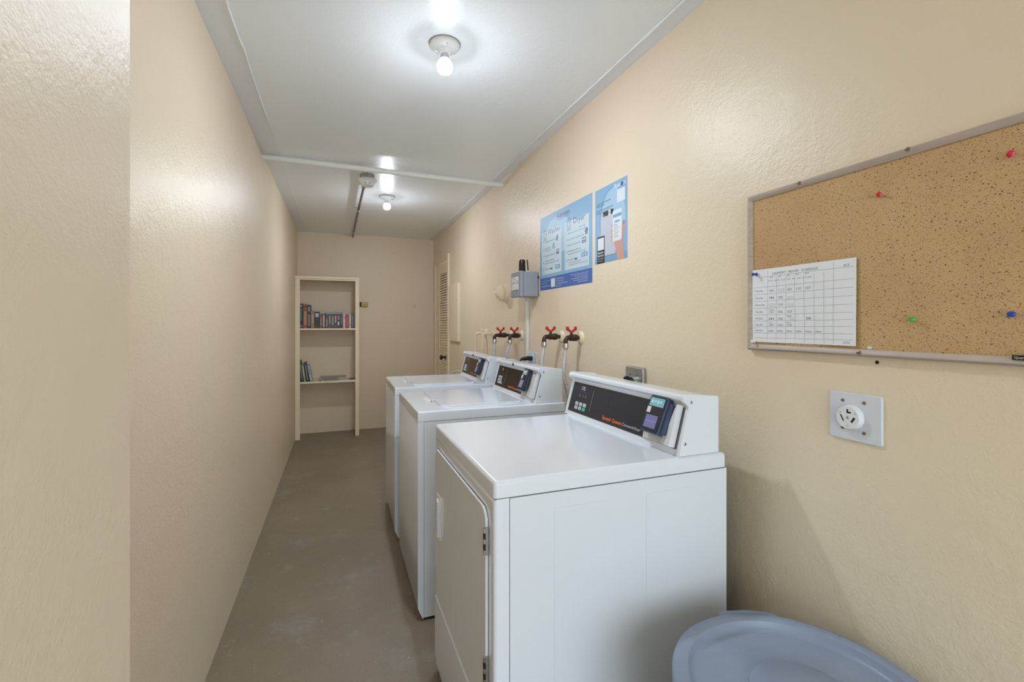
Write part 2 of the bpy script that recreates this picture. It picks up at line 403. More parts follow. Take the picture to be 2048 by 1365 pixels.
# ================================================================ machines
def console(root, W, zt, dark, dryer):
    """sloping control console; local x = depth from the front, y across (0 near), z up"""
    zb = zt
    ya, yb = .010, W+(.014 if dryer else .019)
    cx = .006 if dryer else .018; cw = .700-.542-(.014 if dryer else .002)-cx
    xr = .542+cx+cw
    prof = [(x+cx, z) for x, z in ((.542, zb), (.580, zb+.136), (.579, zb+.143), (.568, zb+.149), (.5625, zb+.155), (.563, zb+.163), (.569, zb+.168), (.580, zb+.169))]+[(xr-.003, zb+.160), (xr, zb+.155), (xr, zb)]
    m = MB('enamel'); m.M = frame((0, ya+.012, 0), (1, 0, 0), (0, 0, 1), (0, -1, 0))
    m.prism(prof, -(yb-ya-.024), 0)
    m.build('console_housing', root)
    for y0, y1, nm in ((ya, ya+.012, 0), (yb-.012, yb, 1)):
        e = MB('enamel'); e.M = frame((0, y1, 0), (1, 0, 0), (0, 0, 1), (0, -1, 0))
        q = [(x+cx, z) for x, z in ((.5385, zb), (.577, zb+.138), (.566, zb+.146), (.5595, zb+.152), (.559, zb+.162), (.566, zb+.1715), (.578, zb+.1725))]+[(xr+.001, zb+.163), (xr+.004, zb+.159), (xr+.004, zb)]
        e.prism(q, 0, y1-y0, r=.002)
        cap = e.build('console_end_cap', root)
        if nm == 0:
            for x, z in ((.5835+cx, zb+.150), (.562+cx, zb+.034)):
                s = MB('steel'); s.M = frame((x, y0+.0, z), (1, 0, 0), (0, 0, 1), (0, -1, 0))
                s.lathe([(.0042, 0), (.0042, .001), (.002, .002)], 12); s.box(-.0006, .0006, -.003, .003, .0012, .0023, 'slot_black'); s.build('screw', cap)
    dx, dz = .038, .136; L = math.hypot(dx, dz)
    F = frame((.542+cx, yb-.012, zb), (0, -1, 0), (dx/L, 0, dz/L), (-dz/L, 0, dx/L))
    UE = (yb-.012)-(ya+.012)                       # width of the face
    p = MB(dark); p.M = F
    p.prism(rr(.004, UE-.006, .017, .1365, .002, 2), 0, .0012)
    x0 = .064 if dryer else .048
    p.text('175' if dryer else '75', x0+(.012 if dryer else .022), .110, .015, 'led', n=.0015)
    if dryer:
        for i, tx in enumerate(('8', '1', 'A')):
            for j in range(3): p.text(tx if j == 0 else '-', x0+.006+.019*i+(.008 if i else 0), .084+.009*j, .006, 'led', n=.0015)
    else:
        for i in range(3): p.text('8-', x0+.008+.018*i, .092, .006, 'line_grey', n=.0015)
    lx = .166 if dryer else .150
    p.box(lx, lx+.0014, .036, .120, .0012, .0016, 'line_grey')
    tx = .262 if dryer else .228
    p.text('Speed Queen', tx, .029, .0125, 'orange', width=.122, n=.0016, bold=.02)
    p.text('Commercial Dryer' if dryer else 'Commercial Washer', tx+.127, .030, .0095, 'print_white', width=.098 if dryer else .070, n=.0016)
    panel = p.build('control_panel', root, label='dark glossy control panel with orange and white lettering')
    rows, cols = (2, 3) if dryer else (3, 3)
    pit = .030 if dryer else .0215; pv = .0165
    for r in range(rows):
        for c in range(cols+(0 if dryer else (1 if r == 0 else 0))):
            u = x0+c*pit; v = .0375+r*pv+(0 if dryer else .002)
            g = (dryer and r == 0 and c == 2) or (not dryer and c == 3)
            b = MB('key_green' if g else 'key_white'); b.M = F
            hw = .0105 if dryer else .0085
            b.prism(rr(u-hw, u+hw, v-.0066, v+.0066, .002, 2), .0012, .0026)
            if not g:
                b.box(u-hw*.55, u+hw*.55, v+.0006, v+.0020, .0026, .0028, 'key_ink'); b.box(u-hw*.45, u+hw*.5, v-.0026, v-.0012, .0026, .0028, 'key_ink')
            b.build('button', panel, **({'label': 'green start button'} if g else {}))
    if not dryer:
        k = MB('black_plastic'); k.M = frame((.5635+cx, yb-.285, zb+.159), (0, -1, 0), (0, 0, 1), (-1, 0, 0)); k.lathe([(.0075, 0), (.0075, .004), (.004, .006)], 16)
        k.build('lid_lock', root, label='small black round lock in the lip')
    # white mounting plate with a flared near side
    mu = UE-.154 if dryer else UE-.178
    t = MB('grey_white_plastic'); t.M = F
    t.prism(rr(mu, UE-.055, .018, .1350, .003, 2), .0012, .006)
    plate = t.build('reader_mount', root, label='white mounting plate for the card reader')
    t = MB('white_plastic'); t.M = F
    a0, a1, b1 = UE-.054, UE-.030, UE-.011
    vs = [(a0-.012, .019, .0012), (b1, .019, .0012), (b1, .142, .0012), (a1, .142, .0012),
          (a0-.010, .019, .012), (b1, .019, .024), (b1, .141, .024), (a1, .141, .012)]
    t.add(vs, [(0,3,2,1),(4,5,6,7),(0,1,5,4),(1,2,6,5),(2,3,7,6),(3,0,4,7)])
    t.build('mount_flare', plate, bevel=.002)
    s = MB('seam'); s.M = F; s.box(UE-.009, UE-.003, .018, .137, .0, .0016); s.build('gap_strip', plate)
    # card reader
    ru = mu+.018 if dryer else mu+.002
    fw_ = .082 if dryer else .066
    hm = 'reader_blue' if dryer else 'reader_slate'
    R = F @ Matrix.Translation((ru, .037, .016)) @ Matrix.Rotation(math.radians(-7), 4, 'X')
    c = MB(hm); c.M = R; c.prism(rr(0, fw_, 0, .115, .008, 4), 0, .020, r=.003)
    read = c.build('card_reader', root, label='dark card reader with a screen')
    c = MB('reader_dark'); c.M = R; c.prism(rr(.004, fw_-.004, .004, .111, .006, 3), .020, .0212); c.build('reader_face', read)
    c = MB(hm); c.M = R; c.prism(rr(fw_-.005, fw_+.017, .006, .100, .009, 4), 0, .013, r=.003); c.build('card_slot_module', read)
    k = fw_/.071
    c = MB('screen_cyan' if dryer else 'screen_grey'); c.M = R; c.box(.007*k, .062*k, .081, .107, .0212, .0218)
    for i in range(4): c.box((.013+.011*i)*k, (.020+.011*i)*k, .090+.003*(i % 2), .099, .0218, .0220, 'screen_mark')
    c.box(.016, .0185, .084, .0865, .0218, .0220, 'ink')
    c.build('reader_screen', read, label='pale screen')
    c = MB('tag_paper'); c.M = R; c.box(.0045, .021, .059, .078, .0212, .0216)
    c.build('reader_sticker', read, label='small white sticker')
    c = MB('screen_violet' if dryer else 'screen_mauve'); c.M = R; c.box(.009*k, .055*k, .014, .053, .0212, .0218); c.box(.014*k, .050*k, .034, .0350, .0218, .0219, 'poster_grey')
    c.build('contactless_pad', read, label='violet contactless pad')
    return panel

def dryer():
    W, D, zt = .683, .709, .920
    root = thing('clothes_dryer', 'nearest white coin-laundry clothes dryer beside the grey bin, orange lettering on its console', 'dryer', (.342, 1.038, 0), .006)
    zl = .877
    m = MB('enamel'); m.rbox(0, D, 0, W, zl+.002, zt, .011, 4, sel=lambda c, d: c.z > zl+.004)
    # shallow dished working surface ridge
    m.build('top_panel', root)
    b = MB('enamel_side', 'seam'); b.box(.006, D-.004, .004, W-.004, .030, zl, 'seam'); b.build('cabinet_core', root)
    f = MB('enamel'); f.rbox(0, .0385, 0, W, .035, zl, .011, 4, sel=lambda c, d: c.x < .002 and abs(d.z) > .1 or (c.z > zl-.01 and c.x < .002))
    f.build('front_panel', root)
    s = MB('enamel_side'); s.box(.0405, D, .0005, .006, .030, zl-.0015)
    s.M = frame((0, .0005, 0), (1, 0, 0), (0, 0, 1), (0, -1, 0))
    for x0, x1 in ((.157, .322), (.430, .598)): s.prism(rr(x0, x1, .10, .836, .008, 4), 0, .0013, r=.0011)
    s.build('side_panel', root)
    s = MB('enamel_side'); s.box(.0405, D, W-.006, W-.0005, .030, zl-.0015); s.build('side_panel', root)
    # door, hinged on the near side
    g = MB('seam'); g.M = frame((0, W, 0), (0, -1, 0), (0, 0, 1), (-1, 0, 0))
    dr = MB('enamel'); dr.M = g.M
    g.prism(rr(.026, W-.040, .362, .842, .036, 8), 0, .0008)
    dr.prism(rr(.0285, W-.0425, .3645, .8395, .034, 8), .0008, .0075, r=.004, seg=3)
    door = dr.build('dryer_door', root); g.build('door_gasket', door)
    h = MB('white_plastic'); h.M = dr.M
    h.prism(rr(.066, .128, .535, .688, .010, 4), .0075, .011, r=.002)
    h.prism([(.104, .545), (.124, .552), (.124, .672), (.104, .680)], .010, .019, r=.004, seg=3)
    h.box(.074, .104, .55, .675, .0108, .0112, 'grey_white_plastic')
    h.build('door_handle', door)
    for z in (.731, .418):
        h = MB('steel'); h.M = dr.M
        h.box(W-.046, W-.036, z, z+.066, .002, .0085)
        for i in range(5): h.cyl((W-.041, z+.0132*i+.0008, .010), (W-.041, z+.0132*(i+1)-.0008, .010), .0042, 10, 'chrome' if i % 2 == 0 else 'dark_metal')
        for i in (0, 2, 4): h.M = dr.M @ Matrix.Translation((W-.047, z+.0065+.0132*i, .0082)); h.lathe([(.0022, 0), (.0018, .001)], 8, 'dark_metal')
        h.M = dr.M
        h.build('hinge', door, label='chrome hinge')
    # lower access panel: seam groove across the front
    lo = MB('enamel'); lo.M = dr.M; lo.prism(rr(.003, W-.003, .060, .286, .003, 2), 0, .0035, r=.002); lo.build('access_panel', root)
    lo = MB('rubber')
    for x in (.05, D-.06):
        for y in (.05, W-.05): lo = MB('rubber'); lo.lathe([(.018, 0), (.018, .01), (.008, .012), (.008, .03)], 16, c=(x, y, 0)); lo.build('foot', root)
    console(root, W, zt, 'panel_black', True)
    return root

def washer():
    W, D, zt = .630, .715, .910
    root = thing('washing_machine', 'white top-load washing machine in the middle, between the dryer and the far washer', 'washing machine', (.321, 2.026, 0), .005, 'white top-load washing machines')
    zl = .866
    m = MB('enamel'); m.rbox(0, D, 0, W, zl+.001, zt, .006, 3, sel=lambda c, d: c.z > zl+.004)
    top = m.build('top_panel', root)
    b = MB('seam'); b.box(.008, D-.004, .004, W-.004, .030, zl); b.build('cabinet_core', root)
    f = MB('enamel'); f.M = frame((0, W, 0), (1, 0, 0), (0, 0, 1), (0, -1, 0))
    f.prism([(.026, .012), (.026, zl), (.003, zl), (0, zl-.004), (0, .058), (.020, .012)][::-1], 0, W)
    f.build('front_panel', root)
    for y0, y1 in ((.0006, .006), (W-.006, W-.0006)):
        s = MB('enamel_side'); s.box(.0272, D, y0, y1, .014, zl-.001); s.build('side_panel', root)
    # hinged lid
    fr = frame((0, 0, zt), (1, 0, 0), (0, 1, 0), (0, 0, 1))
    g = MB('lid_shadow_gap'); g.M = fr; g.prism(rr(.1188, .5192, .0758, W-.0758, .030, 8), 0, .0006)
    l = MB('enamel'); l.M = fr; l.prism(rr(.120, .518, .077, W-.077, .028, 8), .0006, .0065, r=.0035, seg=3)
    # raised finger tab at the lid's front
    l.prism([(.130, .262), (.1165, .268), (.1120, .282), (.1120, .352), (.1165, .366), (.130, .372)][::-1], .0012, .0072, r=.0015)
    lid = l.build('washer_lid', root); g.build('lid_gap', lid)
    n = MB('grey_white_plastic', 'black_plastic'); n.M = fr
    n.prism(rr(.084, .118, .235, .385, .014, 5), 0, .0007, 'white_plastic'); n.prism(rr(.104, .1125, .240, .268, .003, 3), .0007, .0012, 'black_plastic')
    n.build('finger_recess', top)
    for x in (.05, D-.06):
        for y in (.05, W-.05): lo = MB('rubber'); lo.lathe([(.018, 0), (.018, .01), (.008, .012), (.008, .03)], 16, c=(x, y, 0)); lo.build('foot', root)
    console(root, W, zt, 'panel_warm_reflection', False)
    return root
dryer()
wm = washer()
w3 = wm.copy(); C.objects.link(w3)
w3.location = (.3136, 2.838, 0); w3.rotation_euler = (0, 0, -.010); w3['label'] = 'white top-load washing machine farthest from the camera, nearest the louvered door'
def kids(o): return [c for c in bpy.data.objects if c.parent == o]
def copy_children(a, b):
    for ch in kids(a):
        c = ch.copy(); C.objects.link(c); c.parent = b
        copy_children(ch, c)
copy_children(wm, w3)

# ================================================================ grey bin
bx, by, bz = .862, .655, .570
root = thing('trash_can', 'grey round plastic trash can with a lid beside the dryer', 'trash can', (bx, by, 0))
m = MB('bin_plastic'); m.lathe([(.185, .0), (.190, .01), (.222, .50), (.232, .505), (.234, .535), (.228, .54), (.205, .53), (.180, .03), (.170, .02)], 64, cap=False)
m.lathe([(.0001, .004), (.186, .004)], 48, cap=False)
body = m.build('bin_body', root)
m = MB('bin_plastic'); m.lathe([(.238, .532), (.246, .532), (.2495, .540), (.2495, .560), (.2475, .5665), (.243, .570), (.224, .571), (.217, .568), (.212, .558), (.207, .552), (.200, .550), (.108, .552), (.102, .5535), (.0995, .5575), (.096, .560), (.0001, .561)], 96, cap=False)
lid = m.build('bin_lid', root)
for a in (67, 247):
    m = MB('bin_plastic'); m.M = Matrix.Rotation(math.radians(a), 4, 'Z')
    poly = [(.236, -.075), (.252, -.070), (.262, -.045), (.264, 0), (.262, .045), (.252, .070), (.236, .075)]
    m.prism(poly, .542, .5655, r=.003); m.build('lid_handle', lid)
for a in (163, 343):
    m = MB('black_plastic'); m.M = Matrix.Rotation(math.radians(a), 4, 'Z')
    m.prism([(.226, -.05), (.262, -.042), (.268, 0), (.262, .042), (.226, .05)], .47, .515, r=.004); m.build('bin_handle', body, label='black grip handle')

# ================================================================ notice board
BY0, BY1, BZ0, BZ1 = -.17, 1.047, 1.215, 1.668
root = thing('bulletin_board', 'cork bulletin board in a grey wooden frame on the right wall', 'bulletin board', (XR, BY1, BZ0))
FB = frame((0, 0, 0), (0, -1, 0), (0, 0, 1), (-1, 0, 0)); BW = BY1-BY0; BH = BZ1-BZ0
m = MB('cork'); m.M = FB; m.box(.008, BW-.008, .008, BH-.008, .0, .009); m.build('cork_panel', root)
fw = .0175
for a, b, nm in (((0, 0), (BW, 0), 0), ((BW, 0), (BW, BH), 1), ((BW, BH), (0, BH), 2), ((0, BH), (0, 0), 3)):
    m = MB('frame_wood'); m.M = FB
    L = BW if nm % 2 == 0 else BH
    u = Vector((b[0]-a[0], b[1]-a[1], 0)).normalized(); v = Vector((-u.y, u.x, 0))
    m.M = FB @ frame((a[0], a[1], 0), u, v, (0, 0, 1))
    vs = []
    for t, w0, n in ((0, 0, 0), (0, .001, .013), (0, .006, .019), (0, .011, .0175), (0, fw, .012), (0, fw, 0)):
        vs.append((w0, w0, n)); 
    vs2 = [(L-p[0], p[1], p[2]) for p in vs]; n = len(vs)
    m.add(vs+vs2, [(i, i+1, n+i+1, n+i) for i in range(n-1)]+[(n-1, 0, n, 2*n-1)]+[tuple(range(n))[::-1], tuple(range(n, 2*n))])
    m.build('frame_rail', root)
for y, z in ((.878, 1.661), (.630, 1.662), (.729, 1.2245)):
    m = MB('screw_old'); m.M = FB @ Matrix.Translation((BY1-y, z-BZ0, .017)); m.lathe([(.0052, 0), (.005, .002), (.003, .0035)], 14); m.box(-.004, .004, -.0007, .0007, .0034, .004, 'slot_black'); m.build('screw', root)
m = MB('black_plastic'); m.M = FB @ Matrix.Translation((BY1-.4665, 1.2275-BZ0, .0165)); m.box(0, .026, 0, .0085, 0, .0035)
m.text('Quartet', .003, .0022, .0045, 'print_white', n=.0038, width=.020); m.build('maker_plate', root, label='tiny black plate with white lettering')

# hand-drawn schedule
root = MB('paper')
PW, PH = .2915, .2085
py, pz = 1.0295, 1.2395
nx, ny = 14, 8
import math as _m
def pn(u, v):   # the sheet bulges a little away from the cork
    return .0012+.0045*max(0, (u/PW-.55))**1.5*2+.0012*_m.sin(u*30+v*12)+.0012
vs = []; fs = []
for j in range(ny+1):
    for i in range(nx+1):
        u = PW*i/nx; v = PH*j/ny; vs.append((u, v, pn(u, v)))
k = len(vs); vs += [(a, b, c-.0005) for a, b, c in vs]
for j in range(ny):
    for i in range(nx):
        a = j*(nx+1)+i; fs.append((a, a+1, a+nx+2, a+nx+1)); fs.append((k+a, k+a+nx+1, k+a+nx+2, k+a+1))
for i in range(nx): fs.append((k+i, k+i+1, i+1, i)); a = ny*(nx+1)+i; fs.append((a, a+1, k+a+1, k+a))
for j in range(ny): a = j*(nx+1); fs.append((a, a+nx+1, k+a+nx+1, k+a)); a += nx; fs.append((k+a, k+a+nx+1, a+nx+1, a))
root.M = FB @ Matrix.Identity(4)
root.add(vs, fs)
def seg(u0, v0, u1, v1, w, m):
    d = Vector((u1-u0, v1-v0)); n = Vector((-d.y, d.x)).normalized()*w/2; K = 14
    V = []; 
    for i in range(K+1):
        t = i/K; u = u0+d.x*t; v = v0+d.y*t; h = pn(u, v)+.0005
        V += [(u+n.x, v+n.y, h), (u-n.x, v-n.y, h)]
    root.add(V, [(2*i, 2*i+1, 2*i+3, 2*i+2) for i in range(K)], m)
def wr(body, u, v, h, m='pencil', **kk):
    tmp = MB(); tmp.text(body, u, v, h, None, n=0, **kk)
    root.add([(a, b, pn(max(0, a), b)+.0006) for a, b, c in tmp.v], tmp.f, m)
cu = [.050, .078, .106, .133, .160, .188, .214, .238]
rv = [.178, .157, .137, .117, .097, .078, .0605, .044, .0265, .012]
for u in cu: seg(u, .004 if u > .045 else .01, u, .206 if u in (.050, .238) else .182, .0006, 'grid_ink')
for v in rv[1:]: seg(.006, v, PW-.006, v+.002, .0006, 'grid_ink')
seg(.020, .186, PW-.006, .188, .0006, 'grid_ink')
wr('LAUNDRY   ROOM   SCHEDULE', .064, .1905, .0062, width=.135)
for i, tx in enumerate(('AM', 'AM', 'PM', 'PM', 'PM')): wr(tx, .056+.027*i, .1815, .0042, width=.009)
wr('8-10  10-12  12-2   2-4   4-6   6-8   8-10 PM', .053, .1715, .0036, width=.128)
for i, tx in enumerate(('Monday', 'Tuesday', 'Wednesday', 'Thursday', 'Friday', 'Saturday', 'Sunday')):
    wr(tx, .010, (rv[1:]+[0])[i]-.0165+.004, .0048, width=.026 if i != 2 else .032)
cells = {(0,0):'201',(0,2):'205',(0,3):'110',(0,4):'107',(1,0):'104',(1,1):'202',(2,1):'210',(3,0):'102',(3,1):'106',(3,2):'203',
         (4,0):'101',(4,1):'108',(4,4):'208',(5,0):'109',(5,1):'103',(5,2):'105'}
for (r, c), tx in cells.items(): wr(tx, .056+.0272*c, (rv[1:])[r]-.0145, .0062, width=.014, m='ink' if (r, c) in ((1, 0), (4, 0)) else 'pencil')
for c in range(6): wr('OPEN', .053+.0274*c, .030, .0045, width=.017)
wr('Maria', .055, .0905, .004, width=.016); wr('Bill', .112, .0715, .004, width=.011); wr('Lori', .056, .0540, .004, width=.010); wr('Cane', .108, .0540, .004, width=.014)
wr('#15', .262, .1905, .006, width=.013); wr('2024', .262, .005, .005, width=.016)
for u, v in ((.083, .141), (.111, .119), (.111, .100), (.055, .101), (.117, .0620)):
    root.box(u, u+.018, v, v+.0085, pn(u, v)+.0008, pn(u, v)+.0011, 'print_white')
sched = root.build('schedule_sheet', None, label='white hand-drawn laundry schedule sheet pinned to the lower left of the cork', category='paper')
sched.location = (XR-.0092, py, pz)

def pin(y, z, m, label, ang=0, n=.0):
    root = thing('push_pin', label, 'push pin', (XR-.009-n, y, z), group='push pins on the cork board')
    R = Matrix.Rotation(ang, 4, 'Z') @ Matrix.Rotation(-PI/2, 4, 'Y')
    b = MB(m); b.M = R; b.lathe([(.0028, .003), (.0052, .0035), (.0052, .0050), (.0030, .0062), (.0027, .011), (.0045, .0135), (.0048, .0155), (.003, .0165)], 18)
    b.build('pin_head', root)
    b = MB('chrome'); b.M = R; b.lathe([(.0005, 0), (.0006, .0035)], 8); b.build('pin_shaft', root)
pin(1.012, 1.435, 'pin_blue', 'blue push pin holding the top left corner of the schedule sheet', -.2, .003)
pin(1.022, 1.2415, 'pin_white', 'white push pin at the bottom left corner of the schedule sheet', .2, .003)
pin(.691, 1.581, 'pin_red', 'red push pin left of the other red one, above the schedule sheet', .5)
pin(.474, 1.598, 'pin_red', 'red push pin near the top right edge of the picture', .5)
pin(.626, 1.301, 'pin_green', 'green push pin low in the middle of the cork', .3)
pin(.470, 1.309, 'pin_blue', 'blue push pin at the lower right of the bare cork', .2)
m = MB('print_white'); m.M = FB; m.prism([(0, 0), (.008, .001), (.0085, .007), (.005, .005), (.003, .008), (0, .005)], 0, .0015)
o = m.build('paper_scrap', None, label='torn white paper scrap on the cork just right of the schedule sheet', category='paper scrap'); o.location = (XR-.009, .715, 1.2335)

# ================================================================ posters
def poster1():
    w_, h_ = .620, .436
    p = MB('poster_blue'); p.M = FB; e = .0001
    p.box(0, w_, 0, h_, 0, .0006)
    L = lambda k: .0006+e*k
    def R(u0, u1, v0, v1, k, m): p.box(u0, u1, v0, v1, L(k)-.0001, L(k), m)
    R(.0, w_, .0, .072, 1, 'poster_deep')
    R(0, .012, .072, .30, 1, 'poster_mid')
    # big pale arc behind the headings
    pts = [(.23+.225*math.cos(a), .20+.205*math.sin(a)) for a in [PI*i/28 for i in range(29)]]
    p.prism(pts, L(1)-.0003, L(1), 'poster_light')
    R(.028, .292, .0885, .344, 2, 'poster_shadow'); R(.026, .290, .090, .345, 3, 'poster_panel')
    R(.331, .592, .0865, .344, 2, 'poster_shadow'); R(.328, .590, .088, .345, 3, 'poster_panel')
    T = lambda s_, u, v, h, m='poster_navy', **kk: p.text(s_, u, v, h, m, n=L(5)+.00008, **kk)
    T('Aaxon', .225, .391, .026, width=.158, bold=.03)
    T('The Laundry Company', .232, .380, .008, width=.148)
    T('Washer', .110, .320, .030, width=.168); T('Dryer', .428, .324, .031, width=.122)
    for u, v in ((.048, .300), (.352, .306)):     # little machine drawings
        for a, b, c, d in ((0, .044, 0, .0025), (0, .044, .046, .049), (0, .0025, 0, .049), (.0415, .044, 0, .049), (-.003, .048, -.008, -.0055), (.006, .038, .054, .0565)): R(u+a, u+b, v+c, v+d, 5, 'poster_navy')
        ring = 18; V = []; F_ = []
        for i in range(ring):
            a = 2*PI*i/ring; V += [(u+.022+.015*math.cos(a), v+.023+.017*math.sin(a), L(5)), (u+.022+.012*math.cos(a), v+.023+.014*math.sin(a), L(5))]
        for i in range(ring): j = (i+1) % ring; F_.append((2*i, 2*j, 2*j+1, 2*i+1))
        p.add(V, F_, 'poster_navy')
    for tx, u, v, w_t in (('Add liquid detergent', .072, .278, .128), ('Load clothes', .072, .241, .074), ('and close lid', .072, .227, .074), ('Make cycle selections', .072, .196, .136),
            ('Make payment with coin,', .072, .166, .128), ('credit card, Aaxon card or app', .072, .151, .184), ('Press start', .072, .118, .066),
            ('Clean lint screen', .365, .277, .108), ('Load clothes and close door', .365, .244, .178), ('Make cycle selections', .365, .214, .136),
            ('Make payment with coin,', .365, .182, .142), ('credit card, Aaxon card or app.', .365, .167, .190), ('Press start', .365, .136, .068)):
        T(tx, u, v, .0085, width=w_t)
    for base, vv in ((.050, (.276, .232, .194, .155, .116)), (.348, (.275, .243, .213, .175, .131))):
        for i, v in enumerate(vv): T(str(i+1), base, v, .015)
    T('- To view cycle time, press start', .367, .121, .0062, width=.150); T('- To reset vend price, press and hold', .367, .109, .0062, width=.208)
    def blob(pts, m): p.prism(pts, L(4), L(5), m)
    blob([(.216, .278), (.222, .270), (.240, .266), (.248, .288), (.239, .306), (.228, .292)], 'poster_slate')
    blob([(.170, .232), (.178, .228), (.189, .252), (.198, .226), (.207, .232), (.196, .264), (.184, .264)], 'poster_teal')
    blob([(.550, .268), (.546, .260), (.552, .256), (.552, .244), (.574, .246), (.574, .258), (.580, .262), (.578, .272), (.566, .279), (.556, .278)][::-1], 'poster_slate')
    R(.224, .257, .192, .220, 5, 'poster_slate'); R(.230, .238, .206, .215, 6, 'poster_white'); R(.242, .252, .206, .215, 6, 'poster_white')
    R(.518, .560, .206, .234, 5, 'poster_slate'); R(.524, .535, .220, .229, 6, 'poster_white'); R(.541, .554, .220, .229, 6, 'poster_white'); R(.524, .554, .211, .2135, 6, 'poster_white')
    for a, b, c, d in ((.489, .548, .277, .279), (.489, .548, .293, .295), (.489, .491, .277, .295), (.546, .548, .277, .295)): R(a, b, c, d, 5, 'poster_navy')
    R(.210, .268, .110, .134, 5, 'poster_mid'); R(.220, .230, .115, .130, 6, 'poster_panel'); R(.240, .250, .115, .130, 6, 'poster_panel')
    R(.511, .574, .137, .160, 5, 'poster_mid'); R(.522, .533, .142, .156, 6, 'poster_panel'); R(.548, .559, .142, .156, 6, 'poster_panel')
    R(.146, .172, .115, .124, 5, 'poster_navy'); R(.441, .467, .133, .141, 5, 'poster_navy')
    # foot of the poster
    Wt = lambda s_, u, v, h, **kk: p.text(s_, u, v, h, 'poster_white', n=L(3)+.00008, **kk)
    Wt('For Laundry Help & Info', .024, .050, .0075, width=.105); Wt('www.aaxon.com', .024, .036, .0075, width=.078); Wt('service@aaxonlaundry.com', .024, .020, .0075, width=.118)
    R(.153, .205, .012, .060, 2, 'poster_white')
    Wt('For Service Requests', .216, .051, .008, width=.098); Wt('Call or Text Us Today', .216, .037, .008, width=.100); Wt('service@aaxonlaundry.com', .216, .023, .0075, width=.142); Wt('aaxon.com', .216, .010, .0075, width=.066)
    for i, (tx, ww) in enumerate((('Please have the machine number ready', .180), ('and location of the machine', .142), ('and a description of the problem', .174), ('before you call or text for help', .148), ('with this machine', .105))):
        Wt(tx, .578, .055-.0105*i, .0062, align='RIGHT', width=ww)
    o = p.build('poster', None, label='wide blue poster with washer and dryer instructions in two pale columns', category='poster', group='blue posters on the right wall'); o.location = (XR, 2.588, 1.492)
def poster2():
    w_, h_ = .264, .350
    p = MB('poster_blue'); p.M = FB; e = .0001
    p.box(0, w_, 0, h_, 0, .0006); L = lambda k: .0006+e*k
    def R(u0, u1, v0, v1, k, m): p.box(u0, u1, v0, v1, L(k)-.0001, L(k), m)
    def poly(pts, k, m): p.prism(pts, L(k)-.0001, L(k), m)
    poly([(.145+.105*math.cos(2*PI*i/36), .185+.150*math.sin(2*PI*i/36)) for i in range(36)], 1, 'poster_mid')
    poly([(.150+.100*math.cos(2*PI*i/36), .185+.142*math.sin(2*PI*i/36)) for i in range(36)], 2, 'poster_light')
    R(0, w_, 0, .031, 1, 'poster_mid')
    T = lambda s_, u, v, h, m='poster_navy', **kk: p.text(s_, u, v, h, m, n=L(6)+.00008, **kk)
    T('Aax', .158, .320, .019, 'poster_white', width=.056, bold=.03); T('o', .217, .320, .019, 'poster_black', width=.016, bold=.03); T('n', .236, .320, .019, 'poster_white', width=.015, bold=.03)
    T('Save time and help to download', .012, .278, .0065, width=.122); T('the Aaxon Go App', .012, .267, .0065, width=.070)
    T('Start machines by paying through', .012, .246, .0065, width=.142); T('the app or the mobile reader', .012, .235, .0065, width=.128)
    R(.186, .247, .252, .308, 5, 'poster_white')
    # drawn machine
    R(.050, .172, .031, .205, 3, 'poster_grey'); R(.062, .172, .205, .212, 3, 'poster_grey')
    R(.070, .158, .212, .234, 4, 'poster_black'); R(.116, .134, .210, .238, 5, 'poster_white'); R(.050, .185, .028, .031, 4, 'poster_shadow')
    T('SQ', .074, .215, .006, 'poster_white'); T('6', .120, .218, .012, 'poster_navy')
    # hand and phone
    poly([(.188, 0), (.240, 0), (.236, .040), (.228, .080), (.238, .110), (.244, .150), (.242, .168), (.230, .160), (.222, .120), (.170, .090), (.160, .080), (.182, .040)], 5, 'skin_print')
    for i, (u, v) in enumerate(((.137, .150), (.134, .125), (.136, .104), (.138, .086))): poly([(u, v), (u+.02, v+.006), (u+.024, v+.022), (u+.006, v+.018)], 5, 'skin_print')
    R(.236, .242, .148, .164, 6, 'valve_red')
    poly(rr(.150, .222, .085, .222, .010, 4), 6, 'poster_white')
    R(.154, .220, .190, .204, 7, 'poster_mid'); R(.166, .206, .166, .175, 7, 'poster_mid')
    for i in range(7): R(.160, .160+.05*(.6+.4*((i*37) % 5)/5), .156-.009*i, .158-.009*i, 7, 'poster_slate')
    R(.018, .084, .0, .126, 6, 'poster_black'); R(.024, .078, .062, .118, 7, 'poster_white')
    p.text('Report', .024, .046, .010, 'poster_white', width=.050, n=L(8)+.00008, bold=.02); p.text('Service', .024, .032, .010, 'poster_white', width=.052, n=L(8)+.00008, bold=.02)
    p.text('Text for Service', .024, .020, .006, 'poster_white', width=.052, n=L(8)+.00008); p.text('aaxon.com', .024, .010, .006, 'poster_white', width=.044, n=L(8)+.00008)
    o = p.build('poster', None, label='narrow light blue poster showing a hand holding a phone', category='poster', group='blue posters on the right wall'); o.location = (XR, 1.941, 1.574)
poster1(); poster2()

